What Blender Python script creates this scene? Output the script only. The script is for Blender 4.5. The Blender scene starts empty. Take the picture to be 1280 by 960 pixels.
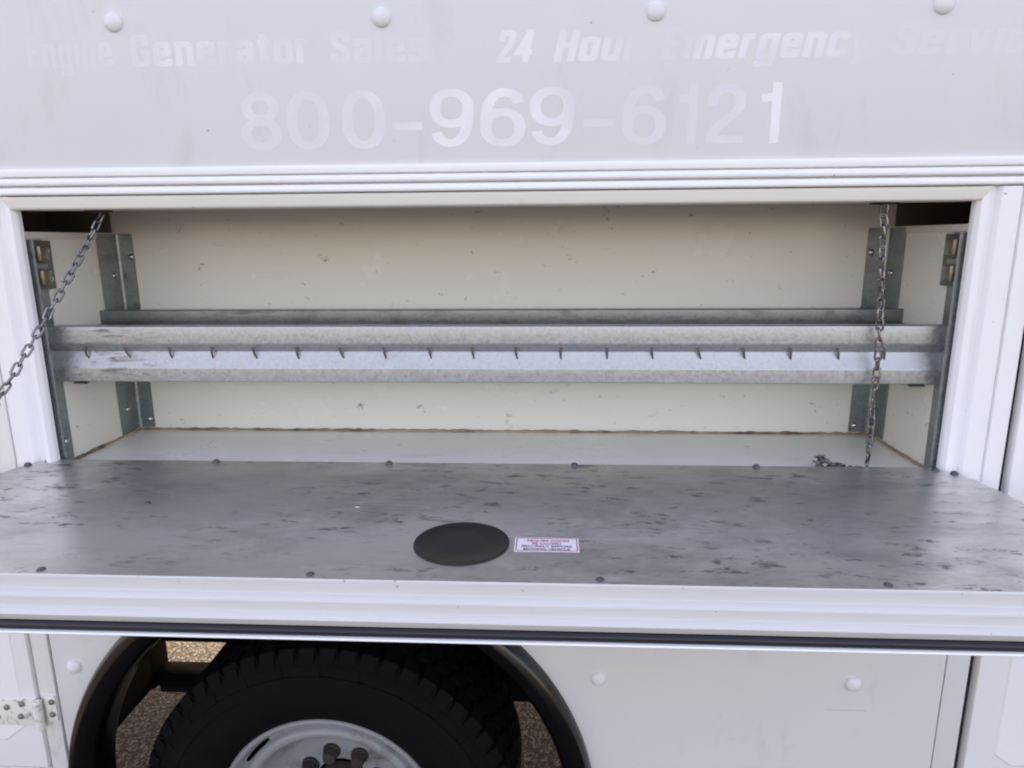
import bpy, bmesh, math, random
from mathutils import Vector, Matrix, Quaternion
random.seed(7)
S = bpy.context.scene
COL = S.collection
R = math.radians
G = 1.595                      # camera height above the ground; z values below are given relative to it

# ------------------------------------------------------------------ camera
PITCH, YAW, ROLL = 0.2142, -0.0519, -0.0075
cam_d = bpy.data.cameras.new('camera'); cam = bpy.data.objects.new('camera', cam_d); COL.objects.link(cam)
cam_d.sensor_fit = 'HORIZONTAL'; cam_d.sensor_width = 36.0
cam_d.lens = 830.17 / 1280 * 36.0
cam_d.clip_start = 0.02; cam_d.clip_end = 2000
fw = Vector((math.sin(YAW)*math.cos(PITCH), math.cos(YAW)*math.cos(PITCH), -math.sin(PITCH)))
r0 = Vector((math.cos(YAW), -math.sin(YAW), 0)); u0 = r0.cross(fw)
rt = math.cos(ROLL)*r0 + math.sin(ROLL)*u0; up = -math.sin(ROLL)*r0 + math.cos(ROLL)*u0
cam.matrix_world = Matrix(((rt.x, up.x, -fw.x, 0), (rt.y, up.y, -fw.y, -1.12), (rt.z, up.z, -fw.z, G), (0, 0, 0, 1)))
S.camera = cam

# ------------------------------------------------------------------ sky, sun, exposure
SUN_EL, SUN_AZ = 36.0, -14.0       # the sun stands behind the truck: this side is in its shade
w = bpy.data.worlds.new('World'); S.world = w; w.use_nodes = True
nt = w.node_tree; nt.nodes.clear()
sky = nt.nodes.new('ShaderNodeTexSky'); sky.sky_type = 'NISHITA'; sky.sun_disc = False
sky.sun_elevation = R(SUN_EL); sky.sun_rotation = R(SUN_AZ)
sky.air_density = 1.0; sky.dust_density = 3.0; sky.ozone_density = 1.0
bg = nt.nodes.new('ShaderNodeBackground'); bg.inputs[1].default_value = 0.15
wo = nt.nodes.new('ShaderNodeOutputWorld')
nt.links.new(sky.outputs[0], bg.inputs[0]); nt.links.new(bg.outputs[0], wo.inputs[0])
sun_d = bpy.data.lights.new('sun', 'SUN'); sun_d.energy = 5.0; sun_d.angle = R(0.53); sun_d.color = (1.0, 0.93, 0.82)
sun = bpy.data.objects.new('sun', sun_d); COL.objects.link(sun)
sd = Vector((math.sin(R(SUN_AZ))*math.cos(R(SUN_EL)), math.cos(R(SUN_AZ))*math.cos(R(SUN_EL)), math.sin(R(SUN_EL))))
sun.location = sd*20; sun.rotation_euler = sd.to_track_quat('Z', 'Y').to_euler()
vs = S.view_settings
vs.view_transform = 'Standard'; vs.look = 'None'; vs.exposure = 2.24; vs.gamma = 1.0
S.display_settings.display_device = 'sRGB'
vs.use_white_balance = True; vs.white_balance_temperature = 9000; vs.white_balance_tint = 25
S.cycles.filter_width = 2.0

# ------------------------------------------------------------------ material helpers
def mat(name):
    m = bpy.data.materials.new(name); m.use_nodes = True
    n = m.node_tree.nodes; return m, m.node_tree, n['Principled BSDF']
def N(t, typ, **kw):
    n = t.nodes.new(typ)
    for k, v in kw.items(): setattr(n, k, v)
    return n
def coords(t, scale=(1, 1, 1), rot=(0, 0, 0)):
    tc = N(t, 'ShaderNodeNewGeometry'); mp = N(t, 'ShaderNodeMapping')
    mp.inputs['Scale'].default_value = scale; mp.inputs['Rotation'].default_value = rot
    t.links.new(tc.outputs['Position'], mp.inputs['Vector']); return mp.outputs[0]
def noise(t, vec, scale, detail=4, rough=.55, dist=0.0):
    n = N(t, 'ShaderNodeTexNoise'); n.inputs['Scale'].default_value = scale; n.inputs['Detail'].default_value = detail
    n.inputs['Roughness'].default_value = rough; n.inputs['Distortion'].default_value = dist
    t.links.new(vec, n.inputs['Vector']); return n.outputs['Fac']
def ramp(t, fac, stops):
    r = N(t, 'ShaderNodeValToRGB'); e = r.color_ramp.elements
    while len(e) < len(stops): e.new(0.5)
    for el, (p, c) in zip(e, stops):
        c = max(c, 0.0) if not isinstance(c, tuple) else c
        el.position = p; el.color = (c, c, c, 1) if not isinstance(c, tuple) else (*c[:3], 1)
    t.links.new(fac, r.inputs[0]); return r.outputs[0]
def mix(t, fac, a, b, mode='MIX'):
    m = N(t, 'ShaderNodeMix', data_type='RGBA', blend_type=mode)
    def put(sock, v):
        if isinstance(v, (int, float)): sock.default_value = v
        elif isinstance(v, tuple): sock.default_value = (*v[:3], 1)
        else: t.links.new(v, sock)
    put(m.inputs['Factor'], fac); put(m.inputs['A'], a); put(m.inputs['B'], b); return m.outputs['Result']
def math_(t, op, a, b=0.0):
    m = N(t, 'ShaderNodeMath', operation=op)
    for i, v in enumerate((a, b)):
        if isinstance(v, (int, float)): m.inputs[i].default_value = v
        else: t.links.new(v, m.inputs[i])
    return m.outputs[0]
def bump(t, b, h, strength=.2, dist=.001):
    n = N(t, 'ShaderNodeBump'); n.inputs['Strength'].default_value = strength; n.inputs['Distance'].default_value = dist
    t.links.new(h, n.inputs['Height']); t.links.new(n.outputs[0], b.inputs['Normal'])

def paint(name, col, rough=.35, dirt=.25, dirtcol=(.30, .27, .24), specks=True, streak=(1, 1, 1), peel=.06, dthr=.62, scuff=0.0):
    m, t, b = mat(name); v = coords(t, streak)
    big = noise(t, v, 5, 6, .6)
    base = mix(t, math_(t, 'MULTIPLY', big, .5), tuple(c*1.03 for c in col), tuple(c*.93 for c in col))
    d = ramp(t, noise(t, v, 14, 8, .68, .4), [(dthr, 0.0), (dthr+.16, 1.0)])
    base = mix(t, math_(t, 'MULTIPLY', d, dirt), base, dirtcol)
    if specks:
        v2 = coords(t); sp = ramp(t, noise(t, v2, 95, 3, .5), [(.735, 0.0), (.765, 1.0)])
        base = mix(t, math_(t, 'MULTIPLY', sp, .55), base, (.12, .09, .07))
    if scuff:
        sc_ = ramp(t, noise(t, coords(t, (.6, 1, 1), (0, R(20), 0)), 42, 7, .7, .2), [(.635, 0.0), (.70, 1.0)])
        base = mix(t, math_(t, 'MULTIPLY', sc_, scuff), base, (.16, .12, .09))
    t.links.new(base, b.inputs['Base Color'])
    rr = ramp(t, noise(t, coords(t), 9, 5), [(.3, rough*.8), (.75, min(1, rough*1.4))]); t.links.new(rr, b.inputs['Roughness'])
    if peel:
        hh = math_(t, 'ADD', math_(t, 'MULTIPLY', noise(t, coords(t), 420, 2), .04), noise(t, coords(t, (1, 1, .5)), 4.5, 2))
        bump(t, b, hh, min(1, peel*3), .010)
    return m

M = {}
PANEL = (.70, .70, .715)
M['panel'] = paint('panel_paint', PANEL, .36, .22, (.50, .47, .44), True, (1, 1, .35), .06, .56)
M['white'] = paint('white_trim_paint', (.86, .86, .875), .34, .16, (.42, .38, .34), True)
M['ext'] = paint('greyed_white_extrusion_paint', (.60, .60, .595), .36, .16, (.42, .38, .34), True)
M['button'] = paint('button_plastic', (.76, .76, .78), .45, .1, (.5, .48, .46), False)
M['lower'] = paint('lower_panel_paint', (.70, .69, .685), .36, .26, (.45, .40, .36), True, (1, 1, .4), .06, .57)
M['cream'] = paint('cream_frame_paint', (.68, .645, .57), .45, .35, (.30, .24, .18), True, (1, 1, 1))
M['liner'] = paint('cream_liner_paint', (.78, .755, .69), .22, .22, (.34, .29, .23), True, (.35, 1, 1), .05, .62, .7)
M['floor_liner'] = paint('floor_liner_paint', (.83, .80, .735), .30, .34, (.36, .33, .29), True, (.35, 1, 1), .1, .58)

def metal(name, col, rough, metallic=1.0, grime=.3, spangle=True, grimecol=(.08, .075, .07), scuffx=None):
    m, t, b = mat(name); v = coords(t)
    c = col
    base = None
    if spangle:
        vo = N(t, 'ShaderNodeTexVoronoi'); vo.inputs['Scale'].default_value = 210; t.links.new(v, vo.inputs['Vector'])
        bw = N(t, 'ShaderNodeRGBToBW'); t.links.new(vo.outputs['Color'], bw.inputs[0])
        base = mix(t, bw.outputs[0], tuple(x*.82 for x in c), tuple(min(1, x*1.12) for x in c))
        rr = ramp(t, bw.outputs[0], [(0, rough*.8), (1, rough*1.35)])
    else:
        n1 = noise(t, coords(t, (.2, 1, 1)), 60, 4)
        base = mix(t, n1, tuple(x*.86 for x in c), tuple(min(1, x*1.08) for x in c)); rr = ramp(t, n1, [(.2, rough*.8), (.8, rough*1.3)])
    g = ramp(t, noise(t, coords(t, (.5, 1, 1)), 22, 7, .65, .3), [(.52, 0.0), (.78, 1.0)])
    base = mix(t, math_(t, 'MULTIPLY', g, grime), base, grimecol)
    met = math_(t, 'SUBTRACT', metallic, math_(t, 'MULTIPLY', g, grime*.7))
    if scuffx is not None:                                       # rub marks where the door chain has dragged
        x0, wdt = scuffx
        sx = N(t, 'ShaderNodeSeparateXYZ'); t.links.new(v, sx.inputs[0])
        dx = math_(t, 'ABSOLUTE', math_(t, 'SUBTRACT', sx.outputs[0], x0))
        near = ramp(t, math_(t, 'DIVIDE', dx, wdt), [(.25, 1.0), (1.0, 0.0)])
        st = ramp(t, noise(t, coords(t, (.16, 1, 1), (0, R(7), 0)), 130, 4, .6, .6), [(.50, 0.0), (.66, 1.0)])
        k = math_(t, 'MULTIPLY', math_(t, 'MULTIPLY', near, st), .7)
        base = mix(t, k, base, (.09, .055, .035)); met = math_(t, 'SUBTRACT', met, math_(t, 'MULTIPLY', k, .8))
    t.links.new(base, b.inputs['Base Color']); t.links.new(rr, b.inputs['Roughness']); t.links.new(met, b.inputs['Metallic'])
    bump(t, b, noise(t, v, 160, 3), .08, .0008)
    return m
M['galv'] = metal('galvanised_steel', (.30, .33, .335), .32, .9, .45)
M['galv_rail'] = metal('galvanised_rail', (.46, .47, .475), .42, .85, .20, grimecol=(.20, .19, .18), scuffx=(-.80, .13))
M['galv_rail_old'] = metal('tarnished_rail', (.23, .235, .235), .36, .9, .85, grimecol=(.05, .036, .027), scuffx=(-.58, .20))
M['chain'] = metal('dull_chain_steel', (.22, .215, .225), .22, 1.0, .7, False, (.04, .033, .032))
M['bolt'] = metal('zinc_bolt', (.55, .54, .5), .25, 1.0, .4, False)
M['brass'] = metal('yellow_zinc', (.24, .195, .14), .36, .85, .65, False)
M['dark_bolt'] = metal('dark_rivet', (.10, .095, .105), .45, .5, .4, False)
M['rust_galv'] = metal('dirty_galvanised_plate', (.20, .21, .21), .36, .85, .8, True, (.05, .035, .025))
M['screw'] = metal('dirty_screw', (.26, .23, .22), .5, .6, .6, False)
M['rust_metal'] = metal('rusty_dark_steel', (.035, .03, .028), .85, .1, .6, False, (.06, .035, .022))

# scuffed aluminium inner skin of the door
def door_skin():
    m, t, b = mat('scuffed_aluminium_sheet')
    v = coords(t)
    fine = noise(t, coords(t, (.04, 1, 1)), 900, 2, .5)
    cloud = noise(t, coords(t, (.7, 1, 1)), 6, 6, .6)
    base = mix(t, cloud, (.61, .59, .565), (.78, .76, .73))
    base = mix(t, math_(t, 'MULTIPLY', fine, .30), base, (.40, .395, .40))
    zone = ramp(t, noise(t, coords(t, (.6, 1.0, 1)), 4.2, 3), [(.36, 0.0), (.54, 1.0)])
    grey = ramp(t, noise(t, coords(t, (.5, 1, 1), (0, 0, R(6))), 11, 10, .74, .2), [(.42, 0.0), (.74, 1.0)])
    mk = ramp(t, noise(t, coords(t, (.38, 1, 1), (0, 0, R(14))), 62, 9, .70, .15), [(.545, 0.0), (.635, 1.0)])
    k1 = math_(t, 'MULTIPLY', math_(t, 'MULTIPLY', mk, zone), .80)
    sm = ramp(t, noise(t, coords(t, (.30, 1, 1), (0, 0, R(-22))), 150, 5, .62, .1), [(.675, 0.0), (.72, 1.0)])
    k2 = math_(t, 'MULTIPLY', sm, .65)
    k3 = math_(t, 'MULTIPLY', math_(t, 'MULTIPLY', grey, math_(t, 'ADD', zone, .3)), .50)
    def hairlines(ang, sc, seed, width):                        # long thin scratches: contour lines of a stretched noise, broken up
        vv = coords(t, (.10, 1, 1), (0, 0, R(ang))); a = noise(t, vv, sc, 1, .4, .3)
        line = ramp(t, math_(t, 'ABSOLUTE', math_(t, 'SUBTRACT', a, .5)), [(0.0, 1.0), (width, 0.0)])
        brk = ramp(t, noise(t, coords(t, (.4, 1, 1), (seed, 0, R(ang))), 12, 3), [(.52, 0.0), (.62, 1.0)])
        return math_(t, 'MULTIPLY', line, brk)
    k4 = math_(t, 'MULTIPLY', hairlines(31, 30, 1.0, .010), .5)
    k = math_(t, 'MAXIMUM', math_(t, 'MAXIMUM', k1, k2), math_(t, 'MAXIMUM', k3, k4))
    base = mix(t, k, base, (.055, .055, .07))
    scr = math_(t, 'MAXIMUM', hairlines(-17, 34, 2.0, .008), hairlines(58, 26, .5, .007))
    base = mix(t, math_(t, 'MULTIPLY', scr, .55), base, (.85, .85, .86))
    t.links.new(base, b.inputs['Base Color'])
    b.inputs['Metallic'].default_value = .80
    rr = math_(t, 'ADD', .235, math_(t, 'MULTIPLY', k, .3)); rr = math_(t, 'ADD', rr, math_(t, 'MULTIPLY', cloud, .12))
    t.links.new(rr, b.inputs['Roughness'])
    wav = noise(t, coords(t, (1, 1, 1)), 3.0, 2)
    bump(t, b, math_(t, 'ADD', math_(t, 'MULTIPLY', wav, 1.0), math_(t, 'MULTIPLY', fine, .010)), .35, .006)
    return m
M['skin'] = door_skin()

def simple(name, col, rough, metallic=0.0, var=.15, sc=30, bumpv=0.0, bs=200):
    m, t, b = mat(name); n = noise(t, coords(t), sc, 5)
    t.links.new(mix(t, n, tuple(c*(1-var) for c in col), tuple(min(1, c*(1+var)) for c in col)), b.inputs['Base Color'])
    t.links.new(ramp(t, n, [(.25, rough*.85), (.75, min(1, rough*1.2))]), b.inputs['Roughness'])
    b.inputs['Metallic'].default_value = metallic
    if bumpv: bump(t, b, noise(t, coords(t), bs, 3), bumpv, .001)
    return m
M['seal'] = simple('black_rubber_seal', (.012, .012, .018), .38)
M['scr'] = simple('scratch_grey', (.50, .45, .43), .6, 0, .5, 60)
M['disc'] = simple('black_vinyl_disc', (.007, .008, .008), .40, 0, .6, 26, .25, 120)
M['gap'] = simple('dark_gap_black', (.02, .015, .03), .7)  # flat dark tone of the gap strips and the rim crescent
M['flare'] = simple('black_fender_rubber', (.003, .003, .0035), .18, 0, .4, 14, .05, 60)
M['cavity'] = simple('grey_primer', (.16, .145, .125), .6, 0, .3, 12)
M['tyre'] = simple('tyre_rubber', (.006, .007, .0075), .75, 0, .35, 24, .25, 160)
M['tyre'].node_tree.nodes['Principled BSDF'].inputs['Specular IOR Level'].default_value = .06
M['under'] = simple('dark_undercoat', (.012, .0105, .0095), .8, 0, .4, 20, .3, 90)
M['under'].node_tree.nodes['Principled BSDF'].inputs['Specular IOR Level'].default_value = .1
M['rim'] = paint('silver_white_rim_paint', (.27, .275, .295), .36, .8, (.10, .06, .04), True, (1, 1, 1), .05, .53)
M['sealant'] = paint('brown_stained_sealant', (.40, .30, .20), .6, .95, (.09, .05, .03), True, (.4, 1, 1), .4, .46)
M['sticker'] = simple('sticker_white', (.80, .78, .82), .35, 0, .04)
M['sticker_red'] = simple('sticker_red_ink', (.42, .06, .12), .4, 0, .1)
M['sticker_ink'] = simple('sticker_purple_ink', (.20, .06, .16), .4, 0, .1)
M['hinge_paint'] = paint('chipped_hinge_paint', (.80, .78, .73), .4, .9, (.16, .10, .10), False, (3.5, 1, 3.5), .1, .53)
M['grime'] = paint('grimy_jamb_paint', (.76, .75, .73), .45, .5, (.28, .22, .18), True, (1.5, 1, .4), .06, .58)

def lettering_mat(name, stops, seed, lo=.0, hi=.95):
    """white vinyl worn down to the panel paint in places: stops give (x, how much is left), broken up by noise"""
    m, t, b = mat(name)
    v = coords(t); mp = N(t, 'ShaderNodeMapping'); mp.inputs['Location'].default_value = (seed, seed*.7, seed*1.3)
    t.links.new(v, mp.inputs[0])
    sx = N(t, 'ShaderNodeSeparateXYZ'); t.links.new(v, sx.inputs[0])
    x0, x1 = stops[0][0], stops[-1][0]
    left = ramp(t, math_(t, 'DIVIDE', math_(t, 'SUBTRACT', sx.outputs[0], x0), x1-x0), [((x-x0)/(x1-x0), (a+.6)/2) for x, a in stops])
    left = math_(t, 'SUBTRACT', math_(t, 'MULTIPLY', left, 2.0), .6)
    n = noise(t, mp.outputs[0], 11, 3, .5)
    weave = noise(t, coords(t, (1, 1, 2.5)), 300, 2, .6)
    f = math_(t, 'ADD', left, math_(t, 'MULTIPLY', math_(t, 'SUBTRACT', n, .57), 2.8))
    f = math_(t, 'ADD', f, math_(t, 'MULTIPLY', math_(t, 'SUBTRACT', weave, .5), .45))
    a = ramp(t, f, [(0.0, lo), (1.0, hi)])
    big = noise(t, v, 5, 6, .6)
    base = mix(t, math_(t, 'MULTIPLY', big, .5), tuple(c*1.03 for c in PANEL), tuple(c*.93 for c in PANEL))
    t.links.new(mix(t, a, base, (.84, .84, .855)), b.inputs['Base Color'])
    b.inputs['Roughness'].default_value = .42; return m
M['letters_sales'] = lettering_mat('worn_vinyl_sales', [(-.90, -.6), (-.76, -.5), (-.70, .25), (-.60, .42), (-.45, .42), (-.30, .40), (-.18, .15)], 3.1)
M['letters_hour'] = lettering_mat('worn_vinyl_hours', [(-.09, .15), (-.05, .6), (.05, .95), (.12, .30), (.20, .22), (.30, .70), (.40, .50), (.47, -.1), (.56, -.25), (.80, -.5)], 5.7)
M['letters_phone'] = lettering_mat('worn_vinyl_phone', [(-.51, .12), (-.38, -.05), (-.30, .30), (-.20, .8), (.03, .8), (.06, .06), (.20, .02), (.30, .18), (.335, .45), (.35, 1.1)], 1.3)

def ground_mat():
    m, t, b = mat('coarse_asphalt'); v = coords(t)
    vo = N(t, 'ShaderNodeTexVoronoi'); vo.inputs['Scale'].default_value = 150; t.links.new(v, vo.inputs['Vector'])
    bw = N(t, 'ShaderNodeRGBToBW'); t.links.new(vo.outputs['Color'], bw.inputs[0])
    base = ramp(t, bw.outputs[0], [(.10, (.014, .0145, .0145)), (.55, (.035, .036, .036)), (.95, (.17, .165, .15))])
    base = mix(t, math_(t, 'MULTIPLY', noise(t, v, 1.3, 5), .5), base, (.030, .031, .031))
    t.links.new(base, b.inputs['Base Color']); b.inputs['Roughness'].default_value = .95; b.inputs['Specular IOR Level'].default_value = .08
    bump(t, b, vo.outputs['Distance'], .5, .004); return m
M['ground'] = ground_mat()

# ------------------------------------------------------------------ mesh helpers
def link(name, me, m, parent=None, smooth=False, ang=None):
    o = bpy.data.objects.new(name, me); COL.objects.link(o)
    if m is not None and not me.materials: me.materials.append(m)
    if parent is not None: o.parent = parent
    if smooth:
        for p in me.polygons: p.use_smooth = True
        if ang: me.set_sharp_from_angle(angle=R(ang))
    return o
def from_bm(name, bm, m, parent=None, smooth=False, ang=35):
    bmesh.ops.recalc_face_normals(bm, faces=bm.faces[:])
    me = bpy.data.meshes.new(name); bm.to_mesh(me); bm.free()
    return link(name, me, m, parent, smooth, ang)
def bbox(bm, x0, x1, y0, y1, z0, z1, bev=0.0, mtx=None):
    r = bmesh.ops.create_cube(bm, size=1.0)
    vs_ = r['verts']
    for v in vs_:
        v.co = Vector(((x0+x1)/2 + v.co.x*(x1-x0), (y0+y1)/2 + v.co.y*(y1-y0), (z0+z1)/2 + v.co.z*(z1-z0)))
        if mtx is not None: v.co = mtx @ v.co
    if bev:
        es = list({e for v in vs_ for e in v.link_edges})
        bmesh.ops.bevel(bm, geom=es, offset=bev, segments=2, affect='EDGES', profile=.6)
def box(name, m, parent, x0, x1, y0, y1, z0, z1, bev=.0015):
    bm = bmesh.new(); bbox(bm, x0, x1, y0, y1, z0+G, z1+G, bev)
    return from_bm(name, bm, m, parent, bev > 0, 40)
def extrude_x(name, m, parent, prof, x0, x1, closed=True, smooth=False):   # prof: (y, z rel)
    bm = bmesh.new()
    nseg = 1
    a = [bm.verts.new((x0, y, z+G)) for y, z in prof]; c = [bm.verts.new((x1, y, z+G)) for y, z in prof]
    n = len(prof)
    for i in range(n if closed else n-1): bm.faces.new((a[i], a[(i+1) % n], c[(i+1) % n], c[i]))
    if closed: bm.faces.new(a); bm.faces.new(c[::-1])
    return from_bm(name, bm, m, parent, smooth, 50)
def extrude_z(name, m, parent, prof, z0, z1, smooth=False):                # prof: (x, y)
    bm = bmesh.new()
    a = [bm.verts.new((x, y, z0+G)) for x, y in prof]; c = [bm.verts.new((x, y, z1+G)) for x, y in prof]
    n = len(prof)
    for i in range(n): bm.faces.new((a[i], a[(i+1) % n], c[(i+1) % n], c[i]))
    bm.faces.new(a); bm.faces.new(c[::-1])
    return from_bm(name, bm, m, parent, smooth, 50)
def rounded(prof, r=.0015, seg=3):
    """round the corners of an open polyline"""
    out = [prof[0]]
    for i in range(1, len(prof)-1):
        p0, p, p1 = Vector(prof[i-1]), Vector(prof[i]), Vector(prof[i+1])
        d0, d1 = (p0-p), (p1-p); l = min(r, d0.length*.45, d1.length*.45)
        a, b = p + d0.normalized()*l, p + d1.normalized()*l
        for k in range(seg+1):
            s = k/seg; out.append(tuple((1-s)**2*a + 2*s*(1-s)*p + s*s*b))
    out.append(prof[-1]); return out
def lathe_bm(bm, prof, cx, cz, seg=96, a0=0.0, a1=2*math.pi):              # axis along Y; prof: (r, y)
    full = abs(a1-a0-2*math.pi) < 1e-6; n = seg if full else seg+1
    rings = []
    for k in range(n):
        a = a0 + (a1-a0)*k/seg
        rings.append([bm.verts.new((cx+r*math.cos(a), y, cz+G+r*math.sin(a))) for r, y in prof])
    for k in range(seg):
        A, B = rings[k], rings[(k+1) % n]
        for i in range(len(prof)-1): bm.faces.new((A[i], A[i+1], B[i+1], B[i]))
def empty(name, loc):
    o = bpy.data.objects.new(name, None); COL.objects.link(o); o.location = loc; o.empty_display_size = .1; return o
def tag(o, label=None, cat=None, group=None, kind=None):
    for k, v in (('label', label), ('category', cat), ('group', group), ('kind', kind)):
        if v: o[k] = v
    return o
def place(name, me, parent, mtx):
    o = bpy.data.objects.new(name, me); COL.objects.link(o); o.parent = parent; o.matrix_world = mtx
    return o
def dome_mesh(name, r, h, m, seg=20, rim=0.0, cap=True):
    """low domed head, axis +Z, base at z=0"""
    bm = bmesh.new(); prof = []
    if rim: prof += [(r, -.001), (r, rim)]
    else: prof += [(r, -.001)]
    for k in range(1, 6):
        a = k/5*math.pi/2; prof.append((r*math.cos(a)*(.97 if rim else 1), rim+h*math.sin(a)))
    rings = []
    for k in range(seg):
        a = 2*math.pi*k/seg
        rings.append([bm.verts.new((q*math.cos(a), q*math.sin(a), z)) for q, z in prof[:-1]])
    top = bm.verts.new((0, 0, prof[-1][1]))
    for k in range(seg):
        A, B = rings[k], rings[(k+1) % seg]
        for i in range(len(A)-1): bm.faces.new((A[i], A[i+1], B[i+1], B[i]))
        bm.faces.new((A[-1], top, B[-1]))
    bmesh.ops.recalc_face_normals(bm, faces=bm.faces[:])
    me = bpy.data.meshes.new(name); bm.to_mesh(me); bm.free(); me.materials.append(m)
    for p in me.polygons: p.use_smooth = True
    return me
def hex_mesh(name, r, h, m):
    bm = bmesh.new(); bmesh.ops.create_cone(bm, cap_ends=True, segments=16, radius1=r*1.45, radius2=r*1.45, depth=h*.3, matrix=Matrix.Translation((0, 0, h*.15)))
    bmesh.ops.create_cone(bm, cap_ends=True, segments=6, radius1=r, radius2=r*.92, depth=h, matrix=Matrix.Translation((0, 0, h*.75)))
    me = bpy.data.meshes.new(name); bm.to_mesh(me); bm.free(); me.materials.append(m); return me
def facing(p, d):                                                          # matrix: local +Z points along d, at p (z rel)
    q = Vector(d).to_track_quat('Z', 'Y'); return Matrix.Translation((p[0], p[1], p[2]+G)) @ q.to_matrix().to_4x4()
OUT = (0, -1, 0)

# ------------------------------------------------------------------ ground
bm = bmesh.new()
v = [bm.verts.new(c) for c in ((-400, -400, 0), (400, -400, 0), (400, 400, 0), (-400, 400, 0))]; bm.faces.new(v)
tag(from_bm('ground', bm, M['ground']), 'coarse asphalt ground under the truck, sunlit beyond it', 'ground', kind='structure')

# ------------------------------------------------------------------ the truck body
truck = tag(empty('service_truck', (-.1, 1.0, 0)), 'white service truck body with an open side compartment above its black-arched wheel', 'truck')
bpy.context.view_layer.update()
T = Matrix.Translation((-.1, 1.0, 0)).inverted()
class _P:                                                                   # children keep world coordinates
    pass
_link = link
def link(name, me, m, parent=None, smooth=False, ang=None):
    o = _link(name, me, m, None, smooth, ang)
    if parent is not None:
        o.parent = parent; o.matrix_parent_inverse = PINV.get(parent.name, Matrix.Identity(4))
    return o
PINV = {truck.name: T}
def place(name, me, parent, mtx):
    o = bpy.data.objects.new(name, me); COL.objects.link(o); o.parent = parent
    o.matrix_parent_inverse = PINV.get(parent.name, Matrix.Identity(4)); o.matrix_basis = mtx
    return o

XL, XR, B = -.9055, .6825, .2669           # inside of the compartment
XJL, XJR, XSL, XSR = -.8952, .674, -.972, .7855
ZF, ZT, ZST, ZD, F = -.409, .0542, .0195, -.3906, .4154
CX, CZ = -.435, -1.12                      # wheel arch centre

# upper side panel with lettering and buttons
upper = box('upper_side_panel', M['panel'], truck, -2.3, 2.0, 0, .03, .118, .75, .001)
mb = dome_mesh('button_rivet', .0148, .0075, M['button'], 28, .0015)
for x, z in ((-.6877, .3417), (-.2572, .3391), (.1659, .3386), (.5915, .3387)): place('button_rivet', mb, upper, facing((x, 0, z), OUT))

def text_mesh(body, size, bold, sx, shear=0.0, spacing=1.0, name='lettering', align='LEFT'):
    cu = bpy.data.curves.new('tmp_text', 'FONT'); cu.body = body; cu.size = size; cu.offset = bold; cu.shear = shear
    cu.space_character = spacing; cu.align_x = align; cu.resolution_u = 6; cu.fill_mode = 'BOTH'
    o = bpy.data.objects.new('tmp_text', cu); COL.objects.link(o); bpy.context.view_layer.update()
    me = bpy.data.meshes.new_from_object(o.evaluated_get(bpy.context.evaluated_depsgraph_get()))
    bpy.data.objects.remove(o); bpy.data.curves.remove(cu); me.name = name
    for v in me.vertices: v.co.x *= sx
    return me
# vinyl letters are drawn as strokes: heavy condensed capitals and lower case, and round grotesque digits
def round_corners(P, rad, seg=6):
    out = [P[0]]
    for i in range(1, len(P)-1):
        p0, p, p1 = P[i-1], P[i], P[i+1]; d0, d1 = p0-p, p1-p; l = min(rad[i], d0.length*.48, d1.length*.48)
        a, b = p+d0.normalized()*l, p+d1.normalized()*l
        for k in range(seg+1):
            q = k/seg; out.append((1-q)**2*a+2*q*(1-q)*p+q*q*b)
    out.append(P[-1]); return out
def stroke_poly(bm, pts, t, closed, put, dy, r=0.0):
    pts = [Vector(p) for p in pts]; n = len(pts); L, Rr, rl, rr = [], [], [], []
    for i in range(n):
        a = pts[i-1] if (i > 0 or closed) else pts[i]; b = pts[(i+1) % n] if (i < n-1 or closed) else pts[i]
        d0 = (pts[i]-a); d1 = (b-pts[i])
        d0 = d0.normalized() if d0.length > 1e-9 else d1.normalized(); d1 = d1.normalized() if d1.length > 1e-9 else d0
        n0, n1 = Vector((-d0.y, d0.x)), Vector((-d1.y, d1.x)); m = (n0+n1)
        m = m.normalized() if m.length > 1e-6 else n0
        k = t/2/max(.45, m.dot(n0)); L.append(pts[i]+m*k); Rr.append(pts[i]-m*k)
        left_turn = d0.x*d1.y-d0.y*d1.x > 0
        rl.append(.03 if left_turn else r+.06); rr.append(r+.06 if left_turn else .03)
    if r > 0 and not closed: L, Rr = round_corners(L, rl), round_corners(Rr, rr)
    n = len(L)
    l = [bm.verts.new(put(p, dy)) for p in L]; r_ = [bm.verts.new(put(p, dy)) for p in Rr]
    for i in range(n if closed else n-1):
        k = (i+1) % n; bm.faces.new((l[i], r_[i], r_[k], l[k]))
def ell(cx, cy, rx, ry, p=2.0, n=40):
    o = []
    for k in range(n):
        a = 2*math.pi*k/n; c, q = math.cos(a), math.sin(a)
        o.append(Vector((cx+rx*math.copysign(abs(c)**(2/p), c), cy+ry*math.copysign(abs(q)**(2/p), q))))
    return o
h, xh, b0, W_ = .085, .675, .085, .30
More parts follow.
